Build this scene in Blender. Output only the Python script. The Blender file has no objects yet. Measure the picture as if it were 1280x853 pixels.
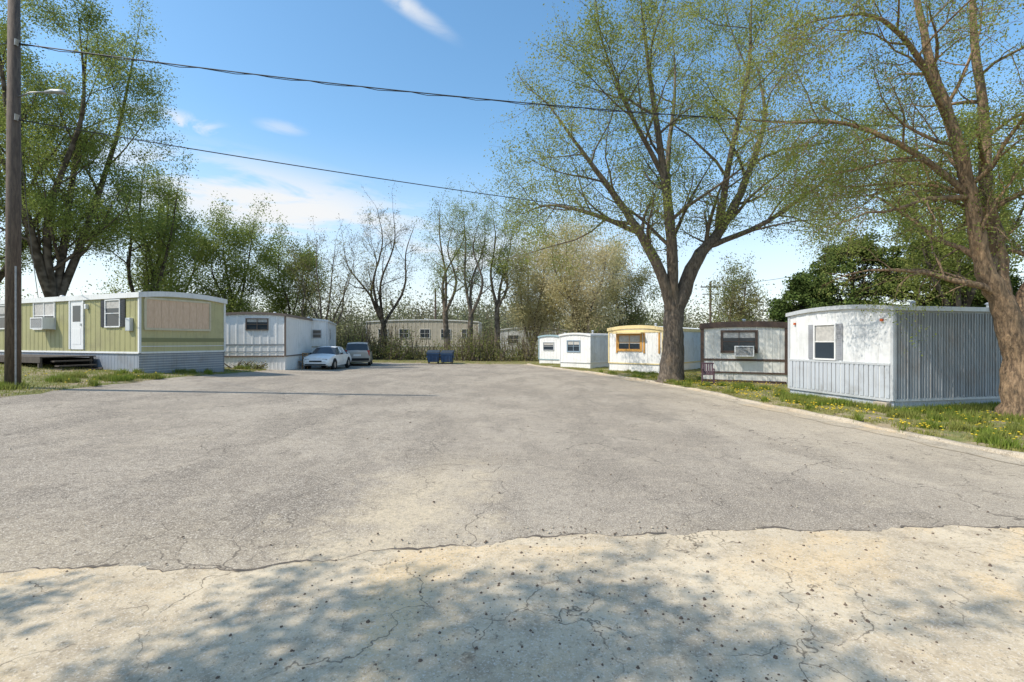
import bpy, math, random, time
import numpy as np
from mathutils import Vector, Matrix
T0=time.time()
random.seed(7); RNG=np.random.default_rng(7)
scene=bpy.context.scene
COL=scene.collection
ZUP=Vector((0,0,1))

# ------------------------------------------------------------------ materials
def lin(c): return (c[0],c[1],c[2],1.0)
class NT:
    def __init__(s,name):
        s.m=bpy.data.materials.new(name); s.m.use_nodes=True
        s.t=s.m.node_tree; s.n=s.t.nodes; s.l=s.t.links
        s.b=s.n['Principled BSDF']; s.out=s.n['Material Output']
    def add(s,t,**k):
        n=s.n.new(t)
        for a,b in k.items(): setattr(n,a,b)
        return n
    def link(s,a,b): s.l.new(a,b)
    def pos(s):
        return s.add('ShaderNodeNewGeometry').outputs['Position']
    def obj(s):
        return s.add('ShaderNodeTexCoord').outputs['Object']
    def scaled(s,v,sc):
        m=s.add('ShaderNodeMapping'); m.inputs['Scale'].default_value=sc; s.link(v,m.inputs['Vector']); return m.outputs[0]
    def noise(s,v,scale,detail=4,rough=.6,dist=0):
        n=s.add('ShaderNodeTexNoise'); n.inputs['Scale'].default_value=scale; n.inputs['Detail'].default_value=detail
        n.inputs['Roughness'].default_value=rough; n.inputs['Distortion'].default_value=dist
        s.link(v,n.inputs['Vector']); return n.outputs['Fac']
    def ramp(s,f,a,b):
        r=s.add('ShaderNodeMapRange'); r.interpolation_type='SMOOTHSTEP'
        r.inputs['From Min'].default_value=a; r.inputs['From Max'].default_value=b; s.link(f,r.inputs['Value']); return r.outputs[0]
    def rampv(s,f,a,b,c,d):
        r=s.add('ShaderNodeMapRange')
        for i,v in zip(('From Min','From Max','To Min','To Max'),(a,b,c,d)): r.inputs[i].default_value=v
        s.link(f,r.inputs['Value']); return r.outputs[0]
    def mix(s,f,a,b,mode='MIX'):
        m=s.add('ShaderNodeMix',data_type='RGBA',blend_type=mode)
        for inp,v in ((0,f),(6,a),(7,b)):
            if isinstance(v,(int,float)): m.inputs[inp].default_value=v
            elif isinstance(v,tuple): m.inputs[inp].default_value=lin(v)
            else: s.link(v,m.inputs[inp])
        return m.outputs[2]
    def math(s,op,a,b=None):
        m=s.add('ShaderNodeMath',operation=op)
        for i,v in enumerate((a,b)):
            if v is None: continue
            if isinstance(v,(int,float)): m.inputs[i].default_value=v
            else: s.link(v,m.inputs[i])
        return m.outputs[0]
    def bump(s,h,strength=.3,dist=.02):
        b=s.add('ShaderNodeBump'); b.inputs['Strength'].default_value=strength; b.inputs['Distance'].default_value=dist
        s.link(h,b.inputs['Height']); s.link(b.outputs[0],s.b.inputs['Normal'])
    def color(s,c):
        if isinstance(c,tuple): s.b.inputs['Base Color'].default_value=lin(c)
        else: s.link(c,s.b.inputs['Base Color'])

def paint(name,col,dirt=.35,rough=.55,dirtcol=(.16,.13,.09),metal=0,streak=True):
    N=NT(name); v=N.obj()
    n1=N.noise(v,1.3,4,.65); n2=N.noise(N.scaled(v,(6,6,.5)),2.2,3,.6)
    f=N.math('MULTIPLY',N.ramp(n1,.45,.8),dirt)
    c=N.mix(f,col,dirtcol)
    if streak:
        c=N.mix(N.math('MULTIPLY',N.ramp(n2,.5,.8),dirt*.8),c,dirtcol)
    N.color(c); N.b.inputs['Roughness'].default_value=rough; N.b.inputs['Metallic'].default_value=metal
    N.bump(N.noise(v,5,2),.12,.02)
    return N.m
def plain(name,col,rough=.6,metal=0,spec=.5):
    N=NT(name); v=N.obj()
    N.color(N.mix(N.ramp(N.noise(v,9,2),.3,.7),col,tuple(c*.75 for c in col)))
    N.b.inputs['Roughness'].default_value=rough; N.b.inputs['Metallic'].default_value=metal
    N.b.inputs['Specular IOR Level'].default_value=spec
    return N.m
def wood(name,a,b):
    N=NT(name); v=N.obj()
    n=N.noise(N.scaled(v,(8,8,1.2)),3,5,.7)
    N.color(N.mix(N.ramp(n,.3,.7),a,b)); N.b.inputs['Roughness'].default_value=.85
    N.bump(n,.4,.01); return N.m
def bark(name,a,b):
    N=NT(name); v=N.pos()
    n=N.noise(N.scaled(v,(1,1,.22)),14,5,.7,.6); n2=N.noise(v,1.5,2)
    c=N.mix(N.ramp(n,.35,.65),a,b); c=N.mix(N.math('MULTIPLY',N.ramp(n2,.5,.8),.4),c,(b[0]*1.4,b[1]*1.25,b[2]*1.0))
    N.color(c); N.b.inputs['Roughness'].default_value=.95; N.bump(n,.9,.06); return N.m
def barkfar(name,a,b):
    N=NT(name); v=N.pos()
    d=N.add('ShaderNodeBsdfDiffuse'); N.link(N.mix(N.ramp(N.noise(v,2.5,1),.35,.65),a,b),d.inputs[0]); N.link(d.outputs[0],N.out.inputs[0]); return N.m
def leafmat(name,a,b,c3,trans=.45,clump=.5):
    N=NT(name); g=N.add('ShaderNodeNewGeometry')
    r=g.outputs['Random Per Island']
    c=N.mix(r,a,b)
    nz=N.ramp(N.noise(g.outputs['Position'],clump,1),.38,.66)
    c=N.mix(N.math('MULTIPLY',nz,.7),c,c3)
    d=N.add('ShaderNodeBsdfDiffuse'); t=N.add('ShaderNodeBsdfTranslucent'); mx=N.add('ShaderNodeMixShader')
    N.link(c,d.inputs[0]); N.link(c,t.inputs[0]); mx.inputs[0].default_value=trans
    N.link(d.outputs[0],mx.inputs[1]); N.link(t.outputs[0],mx.inputs[2]); N.link(mx.outputs[0],N.out.inputs[0])
    return N.m

# ------------------------------------------------------------------ mesh helpers
def np_mesh(name,V,F,mat,parent=None,smooth=False):
    V=np.asarray(V,dtype=np.float32); F=np.asarray(F,dtype=np.int32)
    me=bpy.data.meshes.new(name); k=F.shape[1]
    me.vertices.add(len(V)); me.vertices.foreach_set('co',V.ravel())
    me.loops.add(F.size); me.loops.foreach_set('vertex_index',F.ravel())
    me.polygons.add(len(F)); me.polygons.foreach_set('loop_start',np.arange(0,F.size,k,dtype=np.int32))
    if smooth: me.polygons.foreach_set('use_smooth',np.ones(len(F),dtype=bool))
    me.update(calc_edges=True); me.materials.append(mat)
    ob=bpy.data.objects.new(name,me); COL.objects.link(ob)
    if parent: ob.parent=parent
    return ob
def empty(name,loc=(0,0,0),rz=0):
    e=bpy.data.objects.new(name,None); COL.objects.link(e); e.location=loc; e.rotation_euler=(0,0,rz); e.empty_display_size=.3
    return e
class MB:
    def __init__(s): s.v=[]; s.f=[]; s.m=[]
    def add(s,vs,fs,mi=0):
        o=len(s.v); s.v+= [tuple(v) for v in vs]; s.f+=[tuple(i+o for i in f) for f in fs]; s.m+=[mi]*len(fs)
    def obj(s,name,mats,parent=None,smooth=False,bevel=0,loc=None,rot=None):
        me=bpy.data.meshes.new(name); me.from_pydata(s.v,[],s.f); 
        for m in (mats if isinstance(mats,list) else [mats]): me.materials.append(m)
        me.polygons.foreach_set('material_index',s.m)
        if smooth: me.polygons.foreach_set('use_smooth',[True]*len(me.polygons))
        me.update(); ob=bpy.data.objects.new(name,me); COL.objects.link(ob)
        if parent: ob.parent=parent
        if loc: ob.location=loc
        if rot: ob.rotation_euler=rot
        if bevel:
            b=ob.modifiers.new('bevel','BEVEL'); b.width=bevel; b.segments=2; b.limit_method='ANGLE'
        return ob
    def box(s,x0,x1,y0,y1,z0,z1,mi=0):
        if x0>x1:x0,x1=x1,x0
        if y0>y1:y0,y1=y1,y0
        s.add([(x0,y0,z0),(x1,y0,z0),(x1,y1,z0),(x0,y1,z0),(x0,y0,z1),(x1,y0,z1),(x1,y1,z1),(x0,y1,z1)],
              [(0,3,2,1),(4,5,6,7),(0,1,5,4),(1,2,6,5),(2,3,7,6),(3,0,4,7)],mi)
    def tube(s,pts,rads,n=8,mi=0,caps=True):
        pts=[Vector(p) for p in pts]; d=(pts[-1]-pts[0]).normalized()
        a=d.orthogonal().normalized(); b=d.cross(a)
        vs=[];fs=[]
        for p,r in zip(pts,rads):
            for k in range(n):
                t=2*math.pi*k/n; vs.append(p+(a*math.cos(t)+b*math.sin(t))*r)
        for i in range(len(pts)-1):
            for k in range(n):
                fs.append((i*n+k,i*n+(k+1)%n,(i+1)*n+(k+1)%n,(i+1)*n+k))
        if caps: fs.append(tuple(range(n))[::-1]); fs.append(tuple((len(pts)-1)*n+k for k in range(n)))
        s.add(vs,fs,mi)

# ------------------------------------------------------------------ terrain
def slope(y): return np.interp(y,[-30,0,8,11,18,26,31,45,70,120],[.01,.02,.045,.058,.058,.038,.021,.012,.006,0])
def terr(x,y):
    u=-np.asarray(x,dtype=float)-1.0
    u=np.where(u>0,u,0); u=np.where(u<1.5,u*u/3.0,u-.75)+0
    u=np.minimum(u,22)
    return slope(y)*u*1.06
def kerbx(y): return np.interp(y,[-30,0,8.2,13.3,20,26.3,31,34.5,38,41.5],[9.2,9.0,8.65,7.95,7.3,6.1,4.7,3.4,2.2,1.2])
def leftx(y): return np.interp(y,[-30,3,6,11.5,15.2,20,25,28,33,41.5],[-6.5,-6.5,-12,-12.2,-12.3,-12.35,-12.7,-14.2,-14.2,-12.5])
YEND=41.5
KH=.07
def ground_z(x,y):
    z=terr(x,y)
    kx=kerbx(y); lx=leftx(y)
    inr=(x>lx)&(x<kx+.15)&(y<YEND)&(y>-29)
    off=np.where(inr,-.09,np.where(x>=kx+.15,KH+.01+.03*np.sin(x*1.3)*np.sin(y*.9)+.012*np.sin(x*5.1+y*3.7),.03))
    off=np.where((y>=YEND),.04,off)
    return z+off
def axis(lo,hi,step,far):
    a=list(np.arange(lo,hi+1e-6,step)); s=step; v=hi
    while v<far: s*=1.35; v+=s; a.append(v)
    s=step; v=lo
    while v>-far: s*=1.35; v-=s; a.insert(0,v)
    return np.array(a)
gx=axis(-32,26,.3,700); gy=axis(-5,46,.3,700)
X,Y=np.meshgrid(gx,gy); Z=ground_z(X,Y)
nx,ny=len(gx),len(gy)
V=np.stack([X.ravel(),Y.ravel(),Z.ravel()],1)
ii=np.arange(nx*ny).reshape(ny,nx)
F=np.stack([ii[:-1,:-1].ravel(),ii[:-1,1:].ravel(),ii[1:,1:].ravel(),ii[1:,:-1].ravel()],1)
N=NT('grass_soil'); v=N.pos()
g=N.mix(N.ramp(N.noise(v,6,4,.7),.35,.65),(.13,.15,.035),(.22,.21,.07))
dry=N.mix(N.noise(v,20,3),(.25,.19,.11),(.38,.31,.20))
c=N.mix(N.ramp(N.noise(v,.9,5,.7),.44,.6),g,dry)
N.color(c); N.b.inputs['Roughness'].default_value=1; N.bump(N.noise(v,25,3),.8,.05)
np_mesh('ground',V,F,N.m,smooth=True)

def sheet(name,ys,xl,xr,ncol,dz,mat,jit=0):
    V=[];F=[]
    for j,y in enumerate(ys):
        a=xl(y);b=xr(y)
        for i in range(ncol+1):
            x=a+(b-a)*i/ncol
            V.append((x,y,0))
    V=np.array(V); V[:,2]=terr(V[:,0],V[:,1])+dz
    k=ncol+1
    for j in range(len(ys)-1):
        for i in range(ncol): F.append((j*k+i,j*k+i+1,(j+1)*k+i+1,(j+1)*k+i))
    return np_mesh(name,V,F,mat,smooth=True)

# asphalt material
N=NT('worn_asphalt'); v=N.pos()
sep=N.add('ShaderNodeSeparateXYZ'); N.link(v,sep.inputs[0]); px_,py_=sep.outputs[0],sep.outputs[1]
big=N.noise(v,.28,4,.6,.4); mid=N.noise(v,1.6,4,.65); fine=N.noise(v,48,2,.8); fine2=N.noise(v,15,4,.85); fine3=N.noise(v,85,1)
mot=N.noise(v,5.5,4,.75)
c=N.mix(N.ramp(big,.38,.62),(.275,.233,.183),(.385,.33,.26))
c=N.mix(N.math('MULTIPLY',N.ramp(mid,.45,.72),.5),c,(.45,.38,.285))
lg=N.noise(N.scaled(v,(1.0,.35,1)),.9,4,.6)
c=N.mix(N.math('MULTIPLY',N.ramp(lg,.47,.62),.6),c,(.205,.175,.14))
c=N.mix(N.math('MULTIPLY',N.ramp(mot,.48,.66),.4),c,(.20,.17,.135))
c=N.mix(N.math('MULTIPLY',N.ramp(mot,.5,.34),.3),c,(.50,.43,.33))
c=N.mix(N.math('MULTIPLY',N.ramp(fine,.5,.66),.95),c,(.60,.535,.44)); c=N.mix(N.math('MULTIPLY',N.ramp(fine2,.50,.68),.65),c,(.15,.125,.10))
c=N.mix(N.math('MULTIPLY',N.ramp(fine3,.54,.66),.8),c,(.09,.075,.06))
wob=N.math('MULTIPLY',N.math('SUBTRACT',mid,.5),3.2)
dr=N.math('ABSOLUTE',N.math('ADD',N.math('ADD',N.math('ADD',px_,N.math('MULTIPLY',py_,-.12)),1.9),wob))
drm=N.math('MULTIPLY',N.rampv(dr,.1,1.1,1,0),N.rampv(N.math('ADD',py_,wob),6,9,1,0))
ap=N.math('MULTIPLY',N.rampv(N.math('ADD',py_,wob),4.3,5.6,1,0),.35)
sand=N.math('MAXIMUM',drm,ap)
sand=N.math('MULTIPLY',sand,N.rampv(fine2,.3,.62,1,.35))
c=N.mix(sand,c,(.60,.495,.34))
rt=N.math('MULTIPLY',N.rampv(N.math('ADD',px_,wob),4,8.3,0,1),.65); c=N.mix(N.math('MULTIPLY',rt,N.rampv(fine2,.35,.65,1,.4)),c,(.54,.455,.33))
wv=N.add('ShaderNodeVectorMath',operation='ADD'); nn=N.add('ShaderNodeTexNoise'); nn.inputs['Scale'].default_value=1.3; nn.inputs['Detail'].default_value=5
N.link(v,nn.inputs['Vector']); N.link(v,wv.inputs[0]); N.link(nn.outputs['Color'],wv.inputs[1])
def crack(scale,w,mask):
    vo=N.add('ShaderNodeTexVoronoi',feature='DISTANCE_TO_EDGE'); vo.inputs['Scale'].default_value=scale; N.link(wv.outputs[0],vo.inputs['Vector'])
    return N.math('MULTIPLY',N.rampv(vo.outputs['Distance'],w*.2,w,1,0),mask)
cr=crack(.36,.0045,N.ramp(big,.40,.54)); cr2=crack(1.3,.012,N.ramp(lg,.44,.56))
crk=N.math('MAXIMUM',N.math('MULTIPLY',cr,.75),N.math('MULTIPLY',cr2,.55))
c=N.mix(crk,c,(.09,.075,.06))
N.color(c); N.b.inputs['Roughness'].default_value=.95; N.b.inputs['Specular IOR Level'].default_value=.15
N.bump(fine2,.7,.015); M_ASPH=N.m
ysr=np.arange(-28,YEND+.01,.5)
jl=lambda y: float(leftx(y))+.18*math.sin(y*1.7)+.12*math.sin(y*4.1)-.15
sheet('asphalt_road',ysr,jl,lambda y: float(kerbx(y)),60,0.0,M_ASPH)

# concrete
def concmat(name,a,b,stain=.5,ckw=.006):
    N=NT(name); v=N.pos(); n8=N.noise(v,.8,5,.65,.5)
    c=N.mix(N.ramp(n8,.3,.7),a,b)
    c=N.mix(N.math('MULTIPLY',N.ramp(N.noise(v,2.3,5,.75),.48,.64),stain),c,(a[0]*.60,a[1]*.60,a[2]*.62))
    c=N.mix(N.math('MULTIPLY',N.ramp(N.noise(v,.5,4,.6,1.),.48,.62),.8),c,(b[0]*1.05,b[1]*.95,b[2]*.80))
    f28=N.noise(v,24,4,.85)
    c=N.mix(N.math('MULTIPLY',N.ramp(N.noise(v,7,4,.8),.5,.66),.35),c,(a[0]*.55,a[1]*.53,a[2]*.5))
    c=N.mix(N.ramp(N.noise(v,60,2,.7),.5,.75),c,(.66,.59,.48)); c=N.mix(N.math('MULTIPLY',N.ramp(f28,.54,.68),.75),c,(.18,.145,.105))
    wv=N.add('ShaderNodeVectorMath',operation='ADD'); nn=N.add('ShaderNodeTexNoise'); nn.inputs['Scale'].default_value=1.6; nn.inputs['Detail'].default_value=5
    N.link(v,nn.inputs['Vector']); N.link(v,wv.inputs[0]); N.link(nn.outputs['Color'],wv.inputs[1])
    vo=N.add('ShaderNodeTexVoronoi',feature='DISTANCE_TO_EDGE'); vo.inputs['Scale'].default_value=.75; N.link(wv.outputs[0],vo.inputs['Vector'])
    ck=N.math('MULTIPLY',N.rampv(vo.outputs['Distance'],ckw*.25,ckw,1,0),N.ramp(n8,.40,.54))
    c=N.mix(N.math('MULTIPLY',ck,.75),c,(.11,.085,.06))
    N.color(c); N.b.inputs['Roughness'].default_value=.92; N.b.inputs['Specular IOR Level'].default_value=.2
    N.bump(f28,.55,.014)
    return N.m
M_CONC=concmat('old_concrete',(.48,.39,.27),(.63,.52,.36))
M_KERB=concmat('kerb_concrete',(.36,.305,.225),(.47,.40,.30),stain=.6)
xs=np.arange(-6.5,9.0,.05)
edge=np.interp(xs,[-7,-4.25,-3.2,-2.17,-1.6,-1.06,.2,1.58,3.5,5.5,9],[3.9,3.98,4.12,4.22,4.36,4.62,4.86,5.02,5.1,5.18,5.3])
edge=edge+.05*np.sin(xs*3.1)+.03*np.sin(xs*9.3+1)+RNG.normal(0,.014,len(xs))
V=[];F=[];nr=14
for i,x in enumerate(xs):
    for j in range(nr+1):
        t=(j/nr)**.6; V.append((x,-28+(edge[i]+28)*t,0))
V=np.array(V); V[:,2]=terr(V[:,0],V[:,1])+.012
k=nr+1
for i in range(len(xs)-1):
    for j in range(nr): F.append((i*k+j,(i+1)*k+j,(i+1)*k+j+1,i*k+j+1))
np_mesh('concrete_apron',V,F,M_CONC,smooth=True)
V=[];F=[]
for i,x in enumerate(xs):
    w=max(.003,.016+.016*math.sin(x*5)+random.uniform(-.014,.014))
    for e in (-.004,w): V.append((x,edge[i]+e,0))
V=np.array(V); V[:,2]=terr(V[:,0],V[:,1])+.0165
for i in range(len(xs)-1): 
    if math.sin(xs[i]*2.7)+math.sin(xs[i]*6.1)>-1.1: F.append((2*i,2*i+2,2*i+3,2*i+1))
np_mesh('pavement_seam',V,F,plain('seam_dirt',(.13,.105,.08),.95))
ysg=np.arange(-28,YEND+.01,.3)
sheet('concrete_gutter',[y for y in ysg if y>5.2],lambda y: float(kerbx(y))-.5+.06*math.sin(y*2)+.05*math.sin(y*5.3),lambda y: float(kerbx(y)),4,.008,M_KERB)
V=[];F=[]
prof=[(-.01,-.1),(.0,KH-.045),(.03,KH-.012),(.06,KH),(.15,KH+.002),(.17,KH-.02),(.17,-.1)]
for j,y in enumerate(ysg):
    s=.02*math.sin(y*1.1)+.012*math.sin(y*3.3)+random.uniform(-.006,.006); sx=random.uniform(-.012,.012)
    for (a,z) in prof: V.append((float(kerbx(y))+a+sx,y,z+(s if z>0 else 0)+random.uniform(-.004,.004)))
k=len(prof)
for j in range(len(ysg)-1):
    for i in range(k-1): F.append((j*k+i,j*k+i+1,(j+1)*k+i+1,(j+1)*k+i))
np_mesh('concrete_kerb',V,F,M_KERB)

# ------------------------------------------------------------------ grass blades
def blades(name,pts,hmin,hmax,mat,w=.012,seed=1):
    r=np.random.default_rng(seed); n=len(pts)
    z=ground_z(pts[:,0],pts[:,1]); base=np.c_[pts,z-.01]
    a=r.uniform(0,2*np.pi,n); h=r.uniform(hmin,hmax,n); lean=r.uniform(.1,.6,n)*h; b=r.uniform(0,2*np.pi,n)
    dx=np.c_[np.cos(a),np.sin(a),np.zeros(n)]*w
    tip=base+np.c_[np.cos(b)*lean,np.sin(b)*lean,h]
    V=np.empty((n,3,3)); V[:,0]=base-dx; V[:,1]=base+dx; V[:,2]=tip
    F=np.arange(n*3).reshape(n,3)
    return np_mesh(name,V.reshape(-1,3),F,mat)
M_GR=leafmat('grass_blades',(.22,.24,.05),(.34,.33,.09),(.42,.36,.17),.35,1.2)
def vnoise(x,y):
    return (np.sin(x*1.9+np.sin(y*1.3)*1.7)+np.sin(y*2.3+np.sin(x*.9)*2)+np.sin((x+y)*4.1)+.8*np.sin(x*7.3+y*5.1)+.8*np.sin(y*8.7-x*6.3))/3.6
n=140000
y=RNG.uniform(5,41,n)**1.0; x=kerbx(y)+.06+RNG.uniform(0,1,n)**1.5*9
m=(vnoise(x,y)+RNG.uniform(-.4,.5,n))>.05
right=np.c_[x,y][m]
n=130000
y=RNG.uniform(8,42,n); x=leftx(y)-RNG.uniform(-.16,1,n)**1*14
m=(vnoise(x,y)+RNG.uniform(-.4,.7,n))>-.15
left=np.c_[x,y][m]
n=50000
y=RNG.uniform(YEND,56,n); x=RNG.uniform(-32,14,n); far=np.c_[x,y]
blades('lawn_grass',np.concatenate([right,left,far]),.03,.09,M_GR,.012)
def clumps(cs,per,rad):
    out=[]
    for (cx,cy,s) in cs:
        k=int(per*s); out.append(np.c_[RNG.normal(cx,rad*s,k),RNG.normal(cy,rad*s,k)])
    return np.concatenate(out)
cs=[]
for t in np.linspace(0,3.7,14): cs.append((9.5+.21*t-.1,16.8-.98*t,random.uniform(.4,1)))
for t in np.linspace(0,5,16): cs.append((10.5+.98*t,12.95+.21*t,random.uniform(.5,1.1)))
for i in range(80):
    yy=random.uniform(8,30); cs.append((float(kerbx(yy))+random.uniform(.05,2.5)**1.2,yy,random.uniform(.25,.65)))
for i in range(45):
    yy=random.uniform(10,27); cs.append((float(leftx(yy))-random.uniform(.1,2),yy,random.uniform(.3,.7)))
cs+= [(12.1,11.7,1),(11.6,12.3,1.1),(12.9,11.6,1),(7.4,22.3,.8),(8.3,22.5,.8),(-13.3,12.7,.9),(-13.7,13.2,.8)]
P=clumps(cs,420,.2); m=(P[:,0]>kerbx(P[:,1])+.04)|(P[:,0]<leftx(P[:,1]))
blades('tall_weeds',P[m],.07,.24,leafmat('weed_leaf',(.16,.22,.035),(.26,.32,.065),(.30,.29,.09),.4,1.5),.014,5)
n=1300; y=np.concatenate([RNG.uniform(9,26,n),RNG.uniform(12,24,120)]); 
x=np.concatenate([kerbx(y[:n])+.25+RNG.uniform(0,1,n)**1.3*4,leftx(y[n:])-RNG.uniform(.2,3,120)])
m=(vnoise(x*1.3,y*.7)+RNG.uniform(-.3,.3,len(x)))>.0
x=x[m];y=y[m]; mb=MB()
for xx,yy in zip(x,y):
    z=float(ground_z(np.array([xx]),np.array([yy]))[0])+random.uniform(.08,.14); r=.028
    vs=[(xx,yy,z+.012)]+[(xx+r*math.cos(a),yy+r*math.sin(a),z) for a in np.linspace(0,2*math.pi,7)[:-1]]+[(xx,yy,z-.02)]
    mb.add(vs,[(0,i,i%6+1) for i in range(1,7)]+[(7,i%6+1,i) for i in range(1,7)])
mb.obj('dandelions',plain('dandelion_yellow',(.75,.55,.03),.8))
mb=MB()
def pebble(x,y,s,z):
    vs=[];a0=random.random()*6
    for k in range(5):
        a=a0+k*1.257; r=s*random.uniform(.7,1.2); vs.append((x+r*math.cos(a),y+r*math.sin(a),z))
    for k in range(5):
        a=a0+k*1.257; r=s*random.uniform(.4,.7); vs.append((x+r*math.cos(a),y+r*math.sin(a),z+s*random.uniform(.5,.9)))
    mb.add(vs,[(k,(k+1)%5,5+(k+1)%5,5+k) for k in range(5)]+[(5,6,7,8,9)],random.choice([0,0,1]))
for i in range(2400):
    yy=random.uniform(2.4,5.2) if i<1700 else random.uniform(5,12); xx=random.gauss(1.0,1.8)*(yy/3.5)
    if abs(xx)>yy*1.2 or xx>8: continue
    s=min(abs(random.gauss(0,.0065))+.002,.018)
    pebble(xx,yy,s,float(terr(xx,yy))+.011)
mb.obj('gravel',[plain('pebble_dark',(.14,.10,.07),.9),plain('pebble_light',(.5,.43,.32),.9)])

# ------------------------------------------------------------------ trees
def rv():
    return Vector((random.gauss(0,1),random.gauss(0,1),random.gauss(0,1)))
NL=0
class Tree:
    def __init__(s,kind,bark_m,leaf_m,maxl=3,nc=(6,6,5,4),nseg=(6,5,4,3),up=(.05,.06,.02,-.02),wob=.12,
                 ang=(25,55),leaf=.1,lpa=3,lspread=.25,env=None,lfac=.62,minr=.006,start=.25,var=.35):
        s.kind=kind; s.bm=bark_m; s.lm=leaf_m; s.maxl=maxl; s.nc=nc; s.nseg=nseg; s.up=up; s.wob=wob; s.ang=ang
        s.leaf=leaf; s.lpa=lpa; s.ls=lspread; s.env=env; s.lfac=lfac; s.minr=minr; s.start=start; s.var=var
        s.V=[]; s.F=[]; s.A=[]
    def tube(s,pts,rs,n,jit=0):
        V=s.V;F=s.F;o=len(V)
        d=pts[-1]-pts[0]
        if d.length<1e-5: return
        d.normalize(); a=d.orthogonal().normalized(); b=d.cross(a)
        cs=[(math.cos(2*math.pi*k/n),math.sin(2*math.pi*k/n)) for k in range(n)]
        for p,r in zip(pts,rs):
            for (c,sn) in cs:
                rr=r*(1+random.uniform(-jit,jit)) if jit else r
                V.append((p.x+(a.x*c+b.x*sn)*rr,p.y+(a.y*c+b.y*sn)*rr,p.z+(a.z*c+b.z*sn)*rr))
        for i in range(len(pts)-1):
            q=o+i*n
            for k in range(n):
                k2=(k+1)%n; F.append((q+k,q+k2,q+n+k2,q+n+k))
    def inside(s,p):
        if not s.env: return True
        c,r=s.env
        return ((p.x-c[0])/r[0])**2+((p.y-c[1])/r[1])**2+((p.z-c[2])/r[2])**2<1
    def grow(s,p,d,L,r,l):
        n=s.nseg[l]; st=L/n; pts=[p.copy()]; rs=[r]; ds=[d]
        for i in range(n):
            d=(d+rv()*s.wob+ZUP*s.up[l]).normalized(); p=p+d*st; pts.append(p); ds.append(d)
            rs.append(max(s.minr*.6,r*(1-.72*(i+1)/n)))
        s.tube(pts,rs,(10,6,4,3,3)[l])
        s.kids(pts,rs,ds,L,l)
    def kids(s,pts,rs,ds,L,l,nc=None,start=None):
        if l>=s.maxl:
            s.A+=pts[1:]; return
        if l==s.maxl-1: s.A+=pts[len(pts)//2:]
        nc=nc or s.nc[l]; start=s.start if start is None else start; n=len(pts)-1; az=random.random()*6.28
        for c in range(nc):
            t=start+(1-start)*(c+random.random())/nc; f=t*n; i=min(int(f),n-1); u=f-i
            q=pts[i].lerp(pts[i+1],u); dd=ds[min(i+1,n)]; az+=2.4+random.uniform(-.5,.5)
            o=dd.orthogonal().normalized(); o2=dd.cross(o); pr=o*math.cos(az)+o2*math.sin(az)
            an=math.radians(random.uniform(*s.ang)); cd=(dd*math.cos(an)+pr*math.sin(an)).normalized()
            cl=L*s.lfac*random.uniform(.7,1.15)*(1-.4*t)
            if not s.inside(q+cd*cl): 
                cl*=.5
                if not s.inside(q+cd*cl): cl*=.5
            if cl<.12: continue
            rr=max(s.minr,(rs[i]*(1-u)+rs[i+1]*u)*random.uniform(.35,.55)); rr=min(rr,cl*.032+.004)
            s.grow(q,cd,cl,rr,l+1)
        if s.inside(pts[-1]): s.grow(pts[-1],ds[-1],L*.45,max(s.minr,rs[-1]),l+1)
    def leader(s,P,R,sides=12,spawn=None,start=.3,Leff=None,jit=.05):
        P=[Vector(p) for p in P]; pts=[];rs=[];m=len(P)
        for i in range(m-1):
            p0=P[max(i-1,0)];p1=P[i];p2=P[i+1];p3=P[min(i+2,m-1)]
            for k in range(5):
                t=k/5
                q=.5*((2*p1)+(p2-p0)*t+(2*p0-5*p1+4*p2-p3)*t*t+(3*p1-p0-3*p2+p3)*t**3)
                pts.append(q+rv()*.03*min(1,R[i]*3)); rs.append(R[i]*(1-t)+R[i+1]*t)
        pts.append(P[-1]); rs.append(R[-1])
        s.tube(pts,rs,sides,jit)
        ds=[(pts[min(i+1,len(pts)-1)]-pts[max(i-1,0)]).normalized() for i in range(len(pts))]
        if spawn:
            L=Leff or sum((pts[i+1]-pts[i]).length for i in range(len(pts)-1))
            s.kids(pts,rs,ds,L,0,nc=spawn,start=start)
    def finish(s,total=20000):
        global NL
        e=empty(s.kind)
        np_mesh('trunk_and_branches',s.V,s.F,s.bm,e,smooth=True)
        if s.lm:
            A=np.array([tuple(a) for a in s.A]); k=total
            q=np.floor(A/.8).astype(int); _,inv,cnt=np.unique(q,axis=0,return_inverse=True,return_counts=True)
            dens=cnt[inv.ravel()]
            wgt=dens**-.45*RNG.gamma(1.0,1,len(A))*(1+s.var*2*vnoise(A[:,0]*.5,A[:,2]*.6)); wgt=np.maximum(wgt,1e-3); wgt/=wgt.sum()
            idx=RNG.choice(len(A),k,p=wgt); NL+=k
            off=RNG.normal(0,s.ls,(k,3)); off[:,2]-=s.ls*.3
            leaves('leaves',A[idx]+off,s.leaf,s.lm,e)
        return e
def leaves(name,C,size,mat,parent=None):
    n=len(C); a=RNG.normal(size=(n,3)); a/=np.linalg.norm(a,axis=1)[:,None]
    b=RNG.normal(size=(n,3)); b-= (b*a).sum(1)[:,None]*a; b/=np.linalg.norm(b,axis=1)[:,None]
    s=(size*RNG.uniform(.5,1.35,n))[:,None]
    V=np.empty((n,4,3)); V[:,0]=C-a*s*.5; V[:,1]=C+b*s*.32; V[:,2]=C+a*s*.5; V[:,3]=C-b*s*.32
    return np_mesh(name,V.reshape(-1,3),np.arange(n*4).reshape(n,4),mat,parent)

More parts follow.
